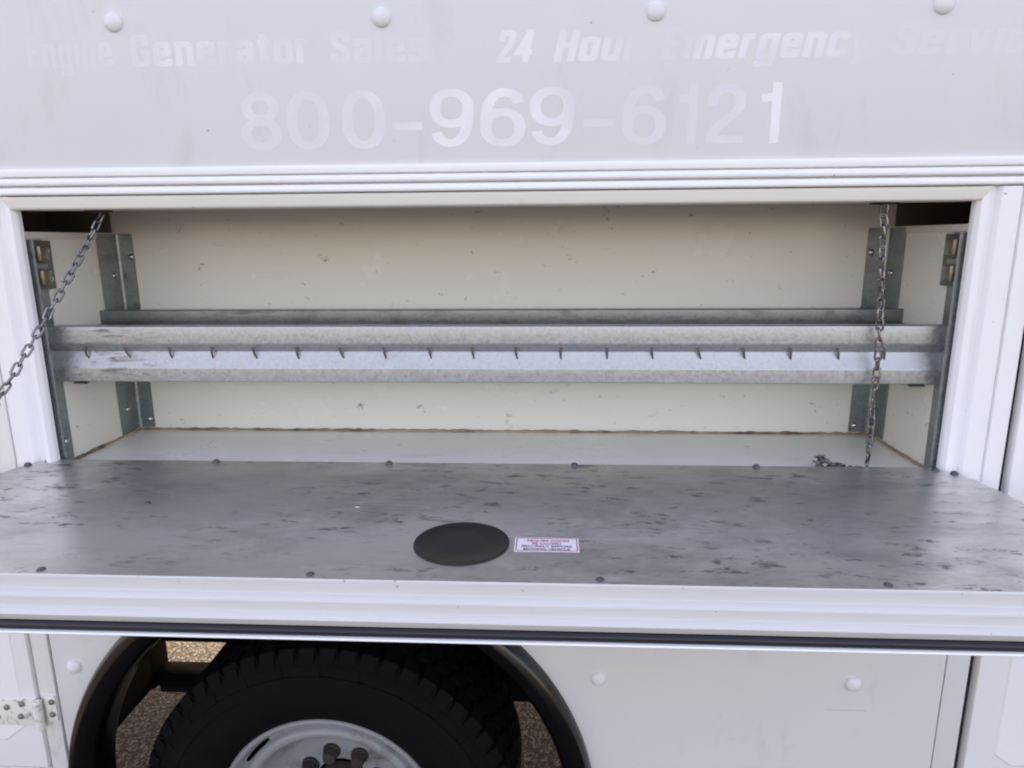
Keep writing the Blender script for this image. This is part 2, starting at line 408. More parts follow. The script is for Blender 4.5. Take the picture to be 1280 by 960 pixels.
GL = {   # (strokes: points, closed, corner radius), advance width
 'n': ([([(0, 0), (0, .76)], 0, 0), ([(0, .5), (0, xh), (W_, xh), (W_, 0)], 0, .13)], W_), 'i': ([([(0, 0), (0, .76)], 0, 0), ([(0, .85), (0, 1.0)], 0, 0)], 0), 'l': ([([(0, 0), (0, 1)], 0, 0)], 0),
 'e': ([([(W_, .24), (W_, b0), (0, b0), (0, xh), (W_, xh), (W_, .40), (.0935, .40)], 0, .12)], W_), 'c': ([([(W_, .26), (W_, b0), (0, b0), (0, xh), (W_, xh), (W_, .50)], 0, .12)], W_),
 'g': ([([(W_, .03), (0, .03), (0, xh), (W_, xh)], 0, .12), ([(W_, .76), (W_, -.19), (0, -.19), (0, -.08)], 0, .10)], W_), 'r': ([([(0, 0), (0, .76)], 0, 0), ([(0, .45), (.02, .66), (.21, .69)], 0, .1)], .16),
 'G': ([([(W_, .66), (W_, .915), (0, .915), (0, b0), (W_, b0), (W_, .47), (.15, .47)], 0, .13)], W_), 'a': ([([(0, .52), (0, xh), (W_-.02, xh), (W_-.02, 0)], 0, .12), ([(W_-.02, .41), (0, .37), (0, b0), (W_-.02, b0)], 0, .11)], W_-.02),
 't': ([([(.07, .96), (.07, b0), (.22, b0)], 0, .10), ([(-.07, .69), (.23, .69)], 0, 0)], .16), 'o': ([([(0, b0+.29), (0, b0), (W_, b0), (W_, xh), (0, xh), (0, b0+.29)], 0, .13)], W_),
 'S': ([([(W_, .68), (W_, .915), (0, .915), (0, .60), (W_, .42), (W_, b0), (0, b0), (0, .32)], 0, .13)], W_), 's': ([([(W_-.03, .53), (W_-.03, xh), (0, xh), (0, .46), (W_-.03, .30), (W_-.03, b0), (0, b0), (0, .24)], 0, .11)], W_-.03),
 'E': ([([(0, 0), (0, 1)], 0, 0), ([(0, .92), (.30, .92)], 0, 0), ([(0, .51), (.27, .51)], 0, 0), ([(0, .08), (.30, .08)], 0, 0)], .26), 'H': ([([(0, 0), (0, 1)], 0, 0), ([(.33, 0), (.33, 1)], 0, 0), ([(0, .52), (.33, .52)], 0, 0)], .33),
 'u': ([([(0, .76), (0, b0), (W_, b0)], 0, .13), ([(W_, .76), (W_, 0)], 0, 0)], W_), 'm': ([([(0, 0), (0, .76)], 0, 0), ([(0, .5), (0, xh), (.27, xh), (.27, 0)], 0, .12), ([(.27, .5), (.27, xh), (.54, xh), (.54, 0)], 0, .12)], .54),
 'v': ([([(-.02, .76), (.14, .04)], 0, 0), ([(.30, .76), (.14, .04)], 0, 0)], .28), 'y': ([([(-.02, .76), (.15, .08)], 0, 0), ([(.32, .76), (.12, -.20), (-.03, -.19)], 0, .08)], .30),
 '2': ([([(0, .66), (0, .915), (W_, .915), (W_, .58), (.0, .12)], 0, .13), ([(-.08, .075), (.38, .075)], 0, 0)], W_), '4': ([([(.24, 0), (.24, 1)], 0, 0), ([(.22, .93), (-.02, .30), (.40, .30)], 0, 0)], .32)}
def hyphen(): return [([(.0, .38), (.40, .38)], 0)]
nine_tail = [(.455, .62), (.452, .48), (.425, .28), (.355, .135), (.255, .072), (.155, .095), (.085, .165), (.062, .265)]
DG = {'8': [(ell(.25, .735, .180, .193), 1), (ell(.25, .285, .205, .213), 1)], '0': [(ell(.25, .5, .203, .428, 2.3), 1)],
      '9': [(ell(.25, .668, .205, .260, 2.2), 1), (nine_tail, 0)], '6': [(ell(.25, .332, .205, .260, 2.2), 1), ([(.5-x, 1-y) for x, y in nine_tail], 0)],
      '1': [([(.30, 0), (.30, 1.0)], 0), ([(.08, .745), (.24, .765)], 0)], '2': [([(.065, .64), (.075, .78), (.15, .895), (.25, .928), (.36, .89), (.435, .78), (.43, .63), (.36, .50), (.18, .33), (.085, .20), (.06, .075)], 0), ([(.0, .072), (.485, .072)], 0)], '-': hyphen()}
def word(body, x0, x1, z0, z1, m, slant, t=.185, gap=.075):
    xs = 0; items = []
    for ch in body:
        st, adv = GL[ch]; items.append((ch, xs)); xs += adv+t+gap
    tot = xs-gap-t; k = (x1-x0)/(tot+t)
    for ch, ox in items:
        bm = bmesh.new()
        def put(p, dy): return Vector((x0+(p.x+ox+t/2)*k+slant*p.y*(z1-z0), -.00010-dy, z0+p.y*(z1-z0)+G))
        # strokes are given for a nominal letter; heights scale to the cap height
        for q, (pts, cl, r) in enumerate(GL[ch][0]):
            stroke_poly(bm, pts, t, cl, put, .00003*q, r)
        from_front(bm, m)
def from_front(bm, m):
    me = bpy.data.meshes.new('letter'); bm.to_mesh(me); bm.free()
    for p in me.polygons:
        if p.normal.y > 0: p.flip()
    o = link('letter', me, m, upper); o.data.name = 'letter'; return o
for wd, x0, x1, z0, z1, key, sl in (('Engine', -.838, -.6958, .2766, .3235, 'letters_sales', 0), ('Generator', -.6655, -.3744, .2754, .3225, 'letters_sales', 0), ('Sales', -.341, -.1885, .2740, .3210, 'letters_sales', 0),
                             ('24', -.0817, -.0250, .2705, .3170, 'letters_hour', .22), ('Hour', .0100, .1380, .2700, .3160, 'letters_hour', .22), ('Emergency', .1740, .4890, .2695, .3150, 'letters_hour', .22), ('Service', .5190, .7600, .2690, .3140, 'letters_hour', .22)):
    word(wd, x0, x1, z0, z1, M[key], sl)
for ch, x0, x1 in (('8', -.4965, -.4278), ('0', -.4199, -.3491), ('0', -.3295, -.258), ('-', -.2476, -.1985), ('9', -.1869, -.1163), ('6', -.106, -.0334), ('9', -.027, .0439), ('-', .0577, .1068), ('6', .1181, .188), ('1', .1993, .2353), ('2', .2427, .3082), ('1', .3267, .3635)):
    t = .135; allp = [Vector(p) for st, cl in DG[ch] for p in st]
    lo_ = min(p.x for p in allp)-(t/2 if ch not in '-' else 0); hi_ = max(p.x for p in allp)+(t/2 if ch not in '-2' else 0); k = (x1-x0)/(hi_-lo_)
    z0, z1 = .1450, .2345
    bm = bmesh.new()
    def put(p, dy): return Vector((x0+(p.x-lo_)*k, -.00010-dy, z0+p.y*(z1-z0)+G))
    for q, (st, cl) in enumerate(DG[ch]):
        pts = [Vector(p) for p in st]
        if not cl and len(pts) > 4: pts = [Vector(p) for p in rounded([tuple(p) for p in pts], .06, 4)]
        stroke_poly(bm, pts, t, cl, put, .00003*q)
    from_front(bm, M['letters_phone'])

# moulding, header frame, jambs
mo = [(.01, .1215), (-.0055, .1205), (-.008, .1165), (-.0075, .1105), (-.0070, .1080), (.0020, .1070), (.0020, .1058), (-.0085, .1046), (-.0125, .0995), (-.0118, .0938),
      (.0020, .0926), (.0020, .0912), (-.011, .0896), (-.0145, .0835), (-.0140, .0785), (.000, .0765), (.01, .0760)]
extrude_x('moulding', M['white'], truck, rounded(mo, .002), -2.3, 2.0, True, True)
bm = bmesh.new()                                                            # header with mitred ends
hp = rounded([(.03, .0757), (-.011, .0757), (-.0132, .0725), (-.0132, .0570), (-.011, ZT), (.03, ZT)], .0015)
def mitre(z): return (z-ZT)/(.0757-ZT)
ha = [bm.verts.new((XJL-.0005-.019*mitre(z), y, z+G)) for y, z in hp]; hb = [bm.verts.new((XJR+.0005+.021*mitre(z), y, z+G)) for y, z in hp]
for i in range(len(hp)): bm.faces.new((ha[i], ha[(i+1) % len(hp)], hb[(i+1) % len(hp)], hb[i]))
bm.faces.new(ha); bm.faces.new(hb[::-1]); from_bm('header_frame', bm, M['cream'], truck, True, 50)
rj = [(XJR, .006), (XJR, -.003), (.679, -.012), (.690, -.012), (.6930, -.002), (.7035, -.002), (.708, -.012), (.738, -.012), (.7392, -.003), (.7415, -.003), (.743, -.012), (.769, -.012), (.772, -.004), (.7770, -.004), (.7770, .006)]
lj = [(XJL, .006), (XJL, -.003), (-.9002, -.012), (-.909, -.012), (-.9120, -.002), (-.926, -.002), (-.931, -.012), (-.961, -.012), (-.966, -.004), (-.9712, -.004), (-.9712, .006)]
extrude_z('jamb', M['white'], truck, rounded(rj, .0012), -.43, .0755, True)
extrude_z('jamb', M['white'], truck, rounded(lj, .0012), -.43, .0755, True)
box('gap_strip', M['gap'], truck, .7772, .7885, .008, .03, -1.16, .0755, .0)  # dark strips set back inside the open gaps
box('gap_strip', M['gap'], truck, -.9738, -.9714, .004, .03, -1.16, .0755, .0)

# lower side panel with the round arch cut out
def arch_panel(name, m, x0, x1, z0, z1, cx, cz, rad, th, parent):
    bm = bmesh.new(); xs = sorted({x0, x1} | {x0+(x1-x0)*k/120 for k in range(121)} | {cx-rad, cx+rad})
    def low(x):
        d = rad*rad-(x-cx)**2
        return max(z0, cz+math.sqrt(d)) if d > 1e-9 and cz+math.sqrt(d) > z0 else z0
    prev = None
    for x in xs:
        a = (bm.verts.new((x, 0, low(x)+G)), bm.verts.new((x, 0, z1+G)), bm.verts.new((x, th, low(x)+G)), bm.verts.new((x, th, z1+G)))
        if prev:
            p = prev
            bm.faces.new((p[0], a[0], a[1], p[1])); bm.faces.new((p[2], p[3], a[3], a[2])); bm.faces.new((p[0], p[2], a[2], a[0])); bm.faces.new((p[1], a[1], a[3], p[3]))
        prev = a
    return from_bm(name, bm, m, parent)
lower = arch_panel('lower_side_panel', M['lower'], -.9712, .7345, -1.16, -.432, CX, CZ, .520, .004, truck)
for x, z in ((-.9293, -.8189), (.1019, -.8154), (.5731, -.8134)): place('button_rivet', mb, lower, facing((x, 0, z), OUT))
box('scratch', M['scr'], lower, .528, .602, -.0005, .0002, -.8700, -.8691, 0)
box('corner_strip', M['lower'], truck, .736, .7768, -.0015, .03, -1.16, -.432, .0015)
box('corner_strip', M['grime'], truck, -1.0085, -.9742, -.004, .03, -1.16, .0755, .003)

# neighbouring compartment doors with pressed panels
def side_door(x0, x1, px0, px1, pz0, clip):
    d = box('compartment_door', M['white'], truck, x0, x1, -.010, .02, -1.048, .0745, .004)
    bm = bmesh.new(); z1 = -.02
    out = [(px0+(clip if px0 > 0 else 0), pz0), (px1-(clip if px0 < 0 else 0), pz0)]
    if px0 < 0: out = [(px0, pz0), (px1-clip, pz0), (px1, pz0+clip*.75), (px1, z1), (px0, z1)]
    else: out = [(px0+clip, pz0), (px1, pz0), (px1, z1), (px0, z1), (px0, pz0+clip*.75)]
    cxm = sum(p[0] for p in out)/len(out); czm = sum(p[1] for p in out)/len(out)
    a = [bm.verts.new((x, -.0095, z+G)) for x, z in out]
    b_ = [bm.verts.new((x+(.004 if x < cxm else -.004), -.0118, z+G+(.004 if z < czm else -.004))) for x, z in out]
    for i in range(len(out)): bm.faces.new((a[i], a[(i+1) % len(out)], b_[(i+1) % len(out)], b_[i]))
    bm.faces.new(b_); from_bm('pressed_panel', bm, M['white'], d); return d
side_door(-1.95, -1.0125, -1.9, -1.040, -.985, .045)
side_door(.7888, 1.9, .838, 1.86, -.972, .03)
box('sill_strip', M['grime'], truck, -1.95, -1.0125, -.006, .02, -1.16, -1.052, .003)
box('sill_strip', M['white'], truck, .7875, 1.9, -.006, .02, -1.16, -1.052, .003)

# hinge on the left door
hz = .009
hg = box('hinge', M['hinge_paint'], truck, -1.12, -1.0155, -.0135, -.0095, -.955+hz, -.897+hz, .001)
box('hinge_leaf', M['hinge_paint'], hg, -.9975, -.9755, -.008, -.0035, -.948+hz, -.892+hz, .001)
bm = bmesh.new()
bmesh.ops.create_cone(bm, cap_ends=True, segments=24, radius1=.0085, radius2=.0085, depth=.064, matrix=Matrix.Translation((-1.0060, -.0165, -.928+hz+G)))
bmesh.ops.bevel(bm, geom=[e for e in bm.edges if len(e.link_faces) == 2 and abs(e.verts[0].co.z-e.verts[1].co.z) < 1e-5], offset=.0025, segments=3, affect='EDGES')
from_bm('hinge_barrel', bm, M['hinge_paint'], hg, True, 50)
sm_ = dome_mesh('hinge_screw', .0062, .004, M['screw'], 16, .001)
for x, y, z in ((-.982, -.008, -.9035), (-.984, -.008, -.932), (-1.040, -.0135, -.906), (-1.046, -.0135, -.934), (-1.072, -.0135, -.914), (-1.096, -.0135, -.936)):
    place('hinge_screw', sm_, hg, facing((x, y, z+hz), OUT))

# the inside of the compartment
back = box('back_wall', M['liner'], truck, XL-.006, XR+.006, B, B+.012, ZF-.02, .19, 0)
box('compartment_floor', M['floor_liner'], truck, -.99, .77, .010, B-.0005, ZF-.02, ZF, 0)
box('side_wall', M['liner'], truck, XL-.006, XL, .0065, B-.0005, ZF+.0005, ZST-.012, 0)
box('side_wall', M['liner'], truck, XR, XR+.006, .0065, B-.0005, ZF+.0005, ZST-.012, 0)
box('wall_cap', M['cream'], truck, XL-.012, XL+.003, .0065, B-.0005, ZST-.0118, ZST, .001)
box('wall_cap', M['cream'], truck, XR-.003, XR+.012, .0065, B-.0005, ZST-.0118, ZST, .001)
box('compartment_ceiling', M['cavity'], truck, -1.06, .84, .031, B-.0005, .185, .19, 0)
box('cavity_wall', M['cavity'], truck, -1.06, -1.05, .031, B-.0005, ZF-.02, .1845, 0)
box('cavity_wall', M['cavity'], truck, .83, .84, .031, B-.0005, ZF-.02, .1845, 0)
box('cavity_back', M['cavity'], truck, -1.06, XL-.0065, B, B+.01, ZF-.02, .19, 0)
box('cavity_back', M['cavity'], truck, XR+.0065, .84, B, B+.01, ZF-.02, .19, 0)
box('header_backing', M['under'], truck, -1.06, .84, .0305, .036, ZT+.003, .1845, 0)
def bead(name, pts, m, parent, r=.004, jit=.35):
    """uneven bead of sealant along a line"""
    bm = bmesh.new(); prev = None; n = len(pts)
    for i, p in enumerate(pts):
        d = (Vector(pts[min(i+1, n-1)])-Vector(pts[max(i-1, 0)])).normalized(); sx = d.cross(Vector((0, 0, 1))).normalized(); uz = sx.cross(d)
        rr = r*(1+random.uniform(-jit, jit)); ring = []
        for k in range(8):
            a = 2*math.pi*k/8; ring.append(bm.verts.new(Vector((p[0], p[1], p[2]+G))+sx*math.cos(a)*rr+uz*math.sin(a)*rr))
        if prev:
            for k in range(8): bm.faces.new((prev[k], prev[(k+1) % 8], ring[(k+1) % 8], ring[k]))
        prev = ring
    return from_bm(name, bm, m, parent, True, 80)
bead('sealant', [(XL+(XR-XL)*k/160, B-.001, ZF+.001) for k in range(161)], M['sealant'], truck, .0044)
bead('sealant', [(XL+.001, .031+(B-.031)*k/30, ZF+.001) for k in range(31)], M['sealant'], truck, .004)
bead('sealant', [(XR-.001, .031+(B-.031)*k/30, ZF+.001) for k in range(31)], M['sealant'], truck, .0036)

# galvanised corner uprights
hexm = hex_mesh('bolt', .0055, .005, M['bolt']); domem = dome_mesh('bolt', .0065, .0045, M['bolt'], 16, .001)
def upright(prof, z0, z1, bolts):
    fold = Vector(prof[4]); d0 = (Vector(prof[3])-fold).normalized(); d1 = (Vector(prof[5])-fold).normalized()
    arc = [tuple(fold+d0*.007*(1-k/5)**2+d1*.007*(k/5)**2) for k in range(6)]
    u = extrude_z('corner_upright', M['galv'], truck, prof[:4]+arc+prof[5:], z0, z1, True)
    for p, d in bolts: place('bolt', domem, u, facing(p, d))
    return u
t_ = .0025; e_ = .0006
upright([(XL+e_, .203), (XL+e_, B-e_), (-.869, B-e_), (-.869, B-e_-t_), (XL+e_+t_, B-e_-t_), (XL+e_+t_, .203)], -.402, .017,
        [((-.8735, B-t_-e_, -.030), OUT), ((XL+t_+e_, .242, -.068), (1, 0, 0)), ((XL+t_+e_, .228, -.352), (1, 0, 0)), ((-.878, B-t_-e_, -.383), OUT)])
upright([(XR-e_, .206), (XR-e_, B-e_), (.639, B-e_), (.639, B-e_-t_), (XR-e_-t_, B-e_-t_), (XR-e_-t_, .206)], -.402, .017,
        [((.6465, B-t_-e_, -.030), OUT), ((XR-t_-e_, .243, -.070), (-1, 0, 0)), ((.649, B-t_-e_, -.388), OUT)])
upright([(XL+e_, .052), (XL+e_, .012), (XL+.018, .012), (XL+.018, .012+t_), (XL+e_+t_, .012+t_), (XL+e_+t_, .052)], -.4085, .006, [((XL+t_+e_, .036, -.365), (1, 0, 0))])
upright([(XR-e_, .052), (XR-e_, .012), (XR-.016, .012), (XR-.016, .012+t_), (XR-e_-t_, .012+t_), (XR-e_-t_, .052)], -.4085, .006, [])
# side arms that carry the rails
for s, xw in ((1, XL+.0035), (-1, XR-.0035)):
    bm = bmesh.new()
    pr = [(.048, -.262), (.048, -.135), (.235, -.118), (.235, -.205)]
    a = [bm.verts.new((xw+s*.0002, y, z+G)) for y, z in pr]; c = [bm.verts.new((xw+s*.024, y, z+G)) for y, z in pr]
    # thin angle: web against the wall, foot turned inwards
    th = .0022
    def bx(v0, v1, v2, v3, v4, v5, v6, v7): pass
    bm.free(); bm = bmesh.new()
    def plate(pts, off):
        p = [bm.verts.new((x, y, z+G)) for x, y, z in pts]; q = [bm.verts.new((x+off[0], y+off[1], z+off[2]+G)) for x, y, z in pts]
        bm.faces.new(p); bm.faces.new(q[::-1])
        for i in range(len(p)): bm.faces.new((p[i], p[(i+1) % len(p)], q[(i+1) % len(p)], q[i]))
    plate([(xw, .079, -.264), (xw, .079, -.165), (xw, .200, -.160), (xw, .200, -.232)], (s*th, 0, 0))
    plate([(xw+s*th, .079, -.264), (xw+s*.027, .079, -.264), (xw+s*.027, .200, -.232), (xw+s*th, .200, -.232)], (0, 0, th))
    from_bm('shelf_arm', bm, M['galv'], truck)

# door strikers on the side walls near the opening
for s, xw in ((1, XL+.0034), (-1, XR-.0034)):
    st = box('striker_plate', M['rust_galv'], truck, min(xw, xw+s*.003), max(xw, xw+s*.003), .016, .0685, -.082, .004, .0008)
    xa = xw+s*.003
    for zc in (-.018, -.060):
        bm = bmesh.new(); bbox(bm, min(xa, xa+s*.016), max(xa, xa+s*.019), .017, .031, zc-.013+G, zc+.013+G, .0025)
        from_bm('catch', bm, M['brass'], st, True, 40)
        box('catch_block', M['galv'], st, min(xa, xa+s*.014), max(xa, xa+s*.014), .0312, .0440, zc-.012, zc+.012, .002)
        place('bolt', hexm, st, facing((xa, .052, zc+(.004 if zc > -.03 else -.004)), (s, 0, 0)))
    box('catch_spring', M['galv'], st, min(xa, xa+s*.007), max(xa, xa+s*.007), .018, .046, -.0445, -.0345, .002)

# chain plates under the header
for xc in (-.768, .546):
    box('chain_plate', M['rust_metal'], truck, xc-.020, xc+.020, .012, .0295, ZT-.0032, ZT-.0003, .0008)

# ------------------------------------------------------------------ drop-down door, lying open
door = box('drop_down_door', M['white'], truck, -.9450, .7150, -F+.002, -.028, ZD-.0560, ZD-.0030, .003)
bm = bmesh.new()
sk = [(-.9445, -F), (.7148, -F), (.7148, -.135), (.7035, -.052), (.692, -.029), (.672, .006), (-.912, .006), (-.9405, -.037), (-.9445, -.075)]
a = [bm.verts.new((x, y, ZD-.0028+G)) for x, y in sk]; c = [bm.verts.new((x, y, ZD+G)) for x, y in sk]
bm.faces.new(a); bm.faces.new(c)
for i in range(len(sk)): bm.faces.new((a[i], a[(i+1) % len(sk)], c[(i+1) % len(sk)], c[i]))
from_bm('inner_skin', bm, M['skin'], door)
ff = -F
ex = [(ff+.001, ZD-.004), (ff+.0003, ZD+.0012), (ff-.0012, ZD+.0012), (ff-.0022, ZD-.0005), (ff-.0032, ZD-.0165), (ff-.0125, ZD-.0188), (ff-.0140, ZD-.0208), (ff-.0148, ZD-.0335),
      (ff-.0240, ZD-.0362), (ff-.0258, ZD-.0378), (ff-.0252, ZD-.0390), (ff-.0222, ZD-.0470), (ff+.001, ZD-.0470)]
extrude_x('edge_extrusion', M['ext'], door, rounded(ex, .0012), -.9452, .7152, True, True)
sl = [(ff-.002, ZD-.0472), (ff-.0225, ZD-.0472), (ff-.0270, ZD-.0500), (ff-.0275, ZD-.0540), (ff-.0260, ZD-.0575), (ff-.002, ZD-.0575)]
extrude_x('rubber_seal', M['seal'], door, rounded(sl, .002), -.9450, .7150, True, True)
extrude_x('edge_lip', M['white'], door, rounded([(ff-.002, ZD-.0577), (ff-.0300, ZD-.0577), (ff-.0310, ZD-.0592), (ff-.0300, ZD-.0607), (ff-.002, ZD-.0607)], .0008), -.9452, .7152, True, True)
rv = dome_mesh('rivet', .0052, .0022, M['dark_bolt'], 16, .0006); rv2 = dome_mesh('rivet', .0062, .0050, M['dark_bolt'], 16, .0010)
for x in (-.925, -.616, -.281, .0644, .3934, .70): place('rivet', rv, door, facing((x, -.4040, ZD), (0, 0, 1)))
for x in (-.925, -.608, .70): place('rivet', rv, door, facing((x, -.1950, ZD), (0, 0, 1)))
for x, y in ((-.596, -.002), (-.2793, -.002), (.0511, -.002), (.3664, -.002), (.6640, -.010), (.6860, -.0265), (-.9290, -.030), (-.908, -.006)): place('rivet', rv2, door, facing((x, y, ZD), (0, 0, 1)))
for x in (-.282,): place('rivet', dome_mesh('bare_rivet', .0045, .0015, M['bolt'], 16, .0004), door, facing((x, -.1957, ZD), (0, 0, 1)))
bm = bmesh.new(); rings = []
for k in range(72):
    a = 2*math.pi*k/72; rings.append([bm.verts.new((-.1100+q*math.cos(a), -.3135+q*math.sin(a), ZD+G+z)) for q, z in ((.0632, -.0002), (.0630, .0016), (.0618, .0022), (.0600, .0018), (.0592, .0012), (.0300, .0010))])
for k in range(72):
    A_, B_ = rings[k], rings[(k+1) % 72]
    for i in range(5): bm.faces.new((A_[i], B_[i], B_[i+1], A_[i+1]))
bm.faces.new([r[-1] for r in rings]); from_bm('cover_disc', bm, M['disc'], door, True, 40)
# warning sticker
sx0, sx1, sy0, sy1 = -.0400, .0440, -.3350, -.2950
box('sticker', M['sticker'], door, sx0, sx1, sy0, sy1, ZD+.0002, ZD+.0006, 0)
bm = bmesh.new(); z = ZD+.0008+G; i_, k_ = .0018, .0032
for x0, x1, y0, y1 in ((sx0+i_, sx1-i_, sy0+i_, sy0+k_), (sx0+i_, sx1-i_, sy1-k_, sy1-i_), (sx0+i_, sx0+k_, sy0+k_, sy1-k_), (sx1-k_, sx1-i_, sy0+k_, sy1-k_)):
    bm.faces.new([bm.verts.new(c) for c in ((x0, y0, z), (x1, y0, z), (x1, y1, z), (x0, y1, z))])
from_bm('sticker_border', bm, M['sticker_red'], door)
for i, (line, wd) in enumerate((('- REQUIRE DOORS', .060), ('BE CLOSED', .038), ('SECURELY BEFORE', .066), ('MOVING VEHICLE', .060))):
    me = text_mesh(line, 1.0, .02, 1.0, 0, 1.0, 'sticker_text'); xs = [q.co.x for q in me.vertices]; xa, xb = min(xs), max(xs)
    yc = sy1-.0095-i*.0080
    for q in me.vertices: q.co = Vector((.002+(q.co.x-(xa+xb)/2)/(xb-xa)*wd, yc+(q.co.y-.35)*.0078, ZD+.0009+G))
    link('sticker_text', me, M['sticker_red'] if i < 2 else M['sticker_ink'], door)

# ------------------------------------------------------------------ fender flare, wheel, undercarriage
bm = bmesh.new()
fl = rounded([(.538, .001), (.5365, -.012), (.529, -.027), (.514, -.034), (.496, -.030), (.4840, -.016), (.4800, .004), (.479, .050), (.484, .050)], .004)
lathe_bm(bm, fl, CX, CZ, 120, R(-20), R(200)); from_bm('fender_flare', bm, M['flare'], truck, True, 60)
WX, WZ, TR = -.455, -1.195, .400
wheel = None
bm = bmesh.new()
rp = [(.2365, .060), (.2375, .046), (.2340, .0395), (.2285, .0385), (.2235, .0430), (.2185, .0540), (.2120, .0680), (.2060, .0690), (.2000, .0580), (.1920, .0530), (.1820, .0560), (.1740, .0700), (.1640, .1000),
      (.1480, .1220), (.1350, .1330), (.1150, .1370), (.0600, .1370)]
lathe_bm(bm, rounded(rp, .006), WX, WZ, 128)
wheel = from_bm('wheel', bm, M['rim'], truck, True, 60)
# tyre: carcass and tread blocks in one mesh
bm = bmesh.new()
tp = [(.232, .062), (.236, .044), (.246, .032), (.262, .020), (.285, .011), (.310, .008), (.330, .012), (.3315, .010), (.352, .017), (.3535, .022), (.376, .036), (.389, .052), (.3925, .10), (.393, .15), (.3925, .20), (.388, .248), (.372, .268), (.34, .288), (.29, .295), (.24, .27)]
lathe_bm(bm, tp, WX, WZ, 144)
def tread(n, y0, y1, ra, rb, wfrac, skew, off=0.0, taper=.9):
    for k in range(n):
        am = 2*math.pi*(k+off)/n; hw = math.pi/n*wfrac
        vsx = []
        for (y, sk_) in ((y0, -skew), (y1, skew)):
            for r, tpz in ((ra, 1.0), (rb, taper)):
                for sgn in (-1, 1):
                    a = am+sk_*math.pi/n+sgn*hw*tpz; vsx.append(bm.verts.new((WX+r*math.cos(a), y, WZ+G+r*math.sin(a))))
        v0 = vsx
        for f in ((0, 1, 3, 2), (4, 6, 7, 5), (0, 4, 5, 1), (2, 3, 7, 6), (0, 2, 6, 4), (1, 5, 7, 3)): bm.faces.new([v0[i] for i in f])
tread(58, .044, .090, .384, .4005, .80, .10)
tread(58, .095, .130, .386, .4010, .82, -.3, .45)
tread(58, .135, .170, .386, .4010, .82, .3, .1)
tread(58, .175, .210, .386, .4010, .82, -.3, .45)
tread(58, .215, .262, .380, .4005, .80, .10)
def shoulder(n, ra, rb, ya, yb, dy, wfrac, off):
    for k in range(n):
        am = 2*math.pi*(k+off)/n; hw = math.pi/n*wfrac; q = []
        for r, y in ((ra, ya), (rb, yb)):
            for d in (0, -dy):
                for sgn in (-1, 1):
                    a = am+sgn*hw; q.append(bm.verts.new((WX+r*math.cos(a), y+d, WZ+G+r*math.sin(a))))
        for f in ((2, 3, 7, 6), (0, 2, 6, 4), (1, 5, 7, 3), (0, 1, 3, 2), (4, 6, 7, 5)): bm.faces.new([q[i] for i in f])
shoulder(58, .374, .398, .0365, .048, .0035, .70, .0)
shoulder(29, .350, .369, .0195, .0325, .0022, .74, .5)
from_bm('tyre', bm, M['tyre'], wheel, True, 28)
# hub and nuts, then a dark crescent painting in the rim's shadow gap
bm = bmesh.new()
lathe_bm(bm, [(.0, .086), (.030, .086), (.046, .090), (.052, .098), (.054, .137)], WX, WZ, 40); from_bm('hub', bm, M['rust_metal'], wheel, True, 40)
ln = bpy.data.meshes.new('lug_nut'); bm = bmesh.new()
bmesh.ops.create_cone(bm, cap_ends=True, segments=6, radius1=.0165, radius2=.0145, depth=.026, matrix=Matrix.Translation((0, 0, .013)))
bmesh.ops.create_cone(bm, cap_ends=True, segments=20, radius1=.020, radius2=.0185, depth=.006, matrix=Matrix.Translation((0, 0, .003)))
bm.to_mesh(ln); bm.free(); ln.materials.append(M['rust_metal'])
for k in range(8):
    a = R(104)+2*math.pi*k/8; place('lug_nut', ln, wheel, facing((WX+.0825*math.cos(a), .136, WZ+.0825*math.sin(a)), OUT))
crescentm = bpy.data.meshes.new('shadow_crescent'); bm = bmesh.new()  # thin dark plate: the shade of the rim gap put into colour
bmesh.ops.create_circle(bm, cap_ends=True, segments=20, radius=1.0)
for v in bm.verts: v.co = Vector((v.co.x*.040, v.co.y*.0068-(v.co.x*.040)**2*2.4, 0))
bmesh.ops.extrude_face_region(bm, geom=bm.faces[:])
bm.to_mesh(crescentm); bm.free(); crescentm.materials.append(M['gap'])
for a_ in (138,):
    a = R(a_); r = .2100
    m4 = Matrix.Translation((WX+r*math.cos(a), .0655, WZ+G+r*math.sin(a))) @ Matrix.Rotation(-(a-math.pi/2), 4, 'Y') @ Matrix.Rotation(R(90), 4, 'X')
    place('shadow_crescent', crescentm, wheel, m4)

box('wheel_well_panel', M['under'], truck, -1.125, -1.11, .021, .489, -1.235, ZF-.046, 0)
box('wheel_well_panel', M['under'], truck, .24, .255, .021, .489, -1.235, ZF-.046, 0)
box('frame_rail', M['under'], truck, -2.3, 2.0, .50, .57, -1.098, -.86, .004)
for k in range(3): box('leaf_spring', M['under'], truck, -1.3+.10*k, .35-.08*k, .50, .560, -1.202-.020*k-.018, -1.202-.020*k, .002)
box('sliver_block', M['under'], truck, -.62, -.05, .495, .575, -1.25, -1.095, .004)  # added block, shuts off a sunlit sliver between frame rail and spring
box('spring_hanger', M['under'], truck, -1.32, -1.112, .495, .575, -1.25, -1.095, .004)
bm = bmesh.new(); bmesh.ops.create_cone(bm, cap_ends=True, segments=24, radius1=.05, radius2=.05, depth=1.5, matrix=Matrix.Translation((WX, 1.0, WZ+G)) @ Matrix.Rotation(R(90), 4, 'X'))
from_bm('axle', bm, M['under'], truck, True, 40)
bm = bmesh.new(); bmesh.ops.create_cone(bm, cap_ends=True, segments=32, radius1=.15, radius2=.15, depth=.06, matrix=Matrix.Translation((WX, .2, WZ+G)) @ Matrix.Rotation(R(90), 4, 'X'))
from_bm('brake_drum', bm, M['under'], truck, True, 40)
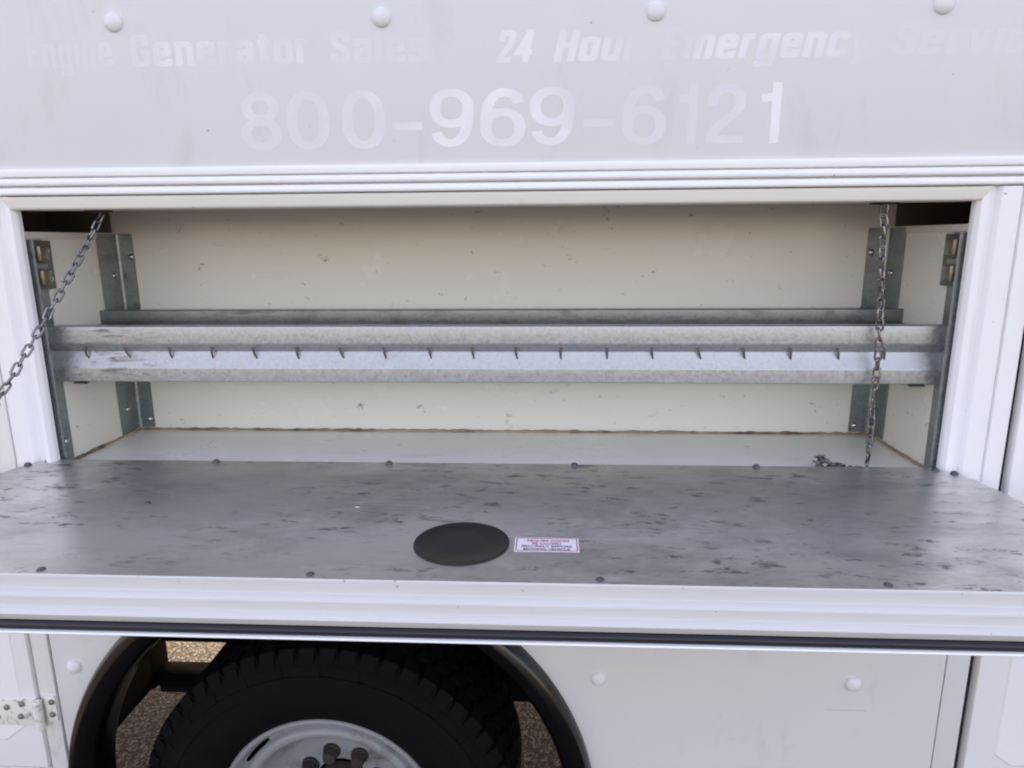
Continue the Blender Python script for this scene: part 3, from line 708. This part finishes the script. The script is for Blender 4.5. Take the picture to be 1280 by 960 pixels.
# rest of the body: it shades this side
box('bed_floor', M['under'], truck, -2.3, 2.0, .031, 2.0, ZF-.045, ZF-.0205, 0)
box('roof', M['white'], truck, -2.3, 2.0, .031, 2.0, .72, .75, 0)
box('far_side_panel', M['white'], truck, -2.3, 2.0, 2.001, 2.03, -.86, .75, 0)
box('end_panel', M['white'], truck, -2.33, -2.301, 0, 2.0, -.90, .75, 0)
box('end_panel', M['white'], truck, 2.001, 2.03, 0, 2.0, -.90, .75, 0)

# ------------------------------------------------------------------ shelf rails
def rail(y, z, m, label, scale, hooks_x, skew, f1=.032):
    root = tag(empty('shelf_rail', (-.11, y, z+G)), label, 'shelf rail', 'galvanised shelf rails across the compartment')
    bpy.context.view_layer.update(); PINV[root.name] = Matrix.Translation((-.11, y, z+G)).inverted()
    th = .0018
    top = [(.028, -.003), (.028, 0), (0, 0), (0, -f1*scale), (.0105, -.0460*scale), (.0110, -.0475*scale), (.001, -.074*scale), (0, -.0765*scale), (0, -.102*scale), (.014, -.102*scale)]
    top = rounded(top, .0022)
    # offset polyline into a closed thin sheet
    out = []
    for i, p in enumerate(top):
        a = Vector(top[max(0, i-1)]); b_ = Vector(top[min(len(top)-1, i+1)]); d = (b_-a).normalized(); nrm = Vector((-d.y, d.x))
        out.append((p[0]+nrm.x*th, p[1]+nrm.y*th))
    prof = [(yy+y, zz+z) for yy, zz in top] + [(yy+y, zz+z) for yy, zz in reversed(out)]
    extrude_x('rail_channel', m, root, prof, XL+.0012, XR-.0012, True, True)
    hm = bpy.data.meshes.new('hook'); bm = bmesh.new()
    path = [(-.0010, .003, .0125), (-.0006, -.0005, .008), (.0, -.002, .001), (.0012, -.0015, -.006), (.0026, .0005, -.012)]
    prev = None
    for i, p in enumerate(path):
        hw = .0031*(1-.19*i); ring = [bm.verts.new((p[0]+dx*hw, p[1]+dy*.0008, p[2])) for dx, dy in ((-1, -1), (1, -1), (1, 1), (-1, 1))]
        if prev:
            for k in range(4): bm.faces.new((prev[k], prev[(k+1) % 4], ring[(k+1) % 4], ring[k]))
        else: bm.faces.new(ring)
        prev = ring
    bm.faces.new(prev[::-1]); bmesh.ops.recalc_face_normals(bm, faces=bm.faces[:]); bm.to_mesh(hm); bm.free(); hm.materials.append(M['hook'])
    for x in hooks_x:
        place('hook', hm, root, Matrix.Translation((x+random.uniform(-.002, .002), y+.006, z-.048*scale+G)) @ Matrix.Rotation(random.uniform(-.25, .25)+skew*x, 4, 'Y') @ Matrix.Rotation(random.uniform(-.3, .3), 4, 'Z'))
    return root
M['hook'] = metal('worn_hook_steel', (.10, .08, .075), .45, .7, .6, False)
hx = [-.844+.0793*k for k in range(19)]
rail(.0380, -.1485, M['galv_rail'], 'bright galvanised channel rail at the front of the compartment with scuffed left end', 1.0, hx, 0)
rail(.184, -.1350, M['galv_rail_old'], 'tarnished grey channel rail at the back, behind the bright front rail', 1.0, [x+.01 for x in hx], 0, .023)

# ------------------------------------------------------------------ chains
def link_mesh():
    me = bpy.data.meshes.new('chain_link'); bm = bmesh.new()
    L, W, r = .0200, .0088, .00195      # centreline length of straight part etc.
    c = []; n = 9; R_ = W/2+.0006; st = L/2-R_+.0008
    for k in range(n): a = -math.pi/2+math.pi*k/(n-1); c.append(Vector((R_*math.sin(a), 0, st+R_*math.cos(a))))
    for k in range(n): a = math.pi/2+math.pi*k/(n-1); c.append(Vector((R_*math.sin(a), 0, -st+R_*math.cos(a))))
    m = len(c); rings = []
    for i in range(m):
        d = (c[(i+1) % m]-c[i-1]).normalized(); s1 = Vector((0, 1, 0)); s2 = d.cross(s1)
        rings.append([bm.verts.new(c[i]+(s1*math.cos(2*math.pi*k/7)+s2*math.sin(2*math.pi*k/7))*r) for k in range(7)])
    for i in range(m):
        for k in range(7): bm.faces.new((rings[i][k], rings[i][(k+1) % 7], rings[(i+1) % m][(k+1) % 7], rings[(i+1) % m][k]))
    bmesh.ops.recalc_face_normals(bm, faces=bm.faces[:]); bm.to_mesh(me); bm.free(); me.materials.append(M['chain'])
    for p in me.polygons: p.use_smooth = True
    return me
LINK = link_mesh(); PITCHL = .0170
def chain(path, label, twist, extra=()):
    """path: points (z rel); links alternate a quarter turn"""
    P = [Vector((p[0], p[1], p[2]+G)) for p in path]
    root = tag(empty('chain', P[-1]), label, 'chain'); PINV[root.name] = Matrix.Translation(P[-1]).inverted()
    seg = 0; pos = 0.0; k = 0; lens = [(P[i+1]-P[i]).length for i in range(len(P)-1)]; tot = sum(lens); s = PITCHL/2
    while s < tot:
        q = s; i = 0
        while q > lens[i] and i < len(lens)-1: q -= lens[i]; i += 1
        d = (P[i+1]-P[i]).normalized(); p = P[i]+d*q
        dd = (d+Vector((random.uniform(-.10, .10), random.uniform(-.10, .10), random.uniform(-.10, .10)))).normalized()
        qt = dd.to_track_quat('Z', 'Y'); mtx = Matrix.Translation(p) @ qt.to_matrix().to_4x4() @ Matrix.Rotation(R(90*(k % 2))+twist*k+random.uniform(-.25, .25), 4, 'Z')
        place('chain_link', LINK, root, mtx); s += PITCHL; k += 1
    for p, e in extra:
        place('chain_link', LINK, root, Matrix.Translation((p[0], p[1], p[2]+G)) @ (Quaternion((0, 0, 1), e[2]) @ Quaternion((1, 0, 0), e[0])).to_matrix().to_4x4())
    return root
def sag(a, b, n, drop):
    a, b = Vector(a), Vector(b); return [tuple(a.lerp(b, k/n)-Vector((0, 0, 4*drop*(k/n)*(1-k/n)))) for k in range(n+1)]
chain(sag((-.7625, .0235, ZT-.0032), (-.9300, -.220, ZD+.006), 16, .013), 'dull steel chain stretched slantwise across the left jamb to the open door', .03)
lump = []
for k in range(17):
    lump.append(((.489+.0028*k+random.uniform(-.004, .004), .042+random.uniform(-.008, .010)-.0006*k, ZF+.0055+max(0, .024-.0022*k)*random.uniform(.2, 1.0)), (R(90)+random.uniform(-.8, .8), 0, random.uniform(0, 3.1))))
chain([(.546, .0205, ZT-.0032), (.5560, .0215, -.08), (.5640, .022, -.20), (.5650, .023, -.32), (.5680, .026, ZF+.004), (.556, .034, ZF+.0035), (.532, .036, ZF+.0035)],
      'loose steel chain hanging straight down inside the right end of the compartment', .02, lump)
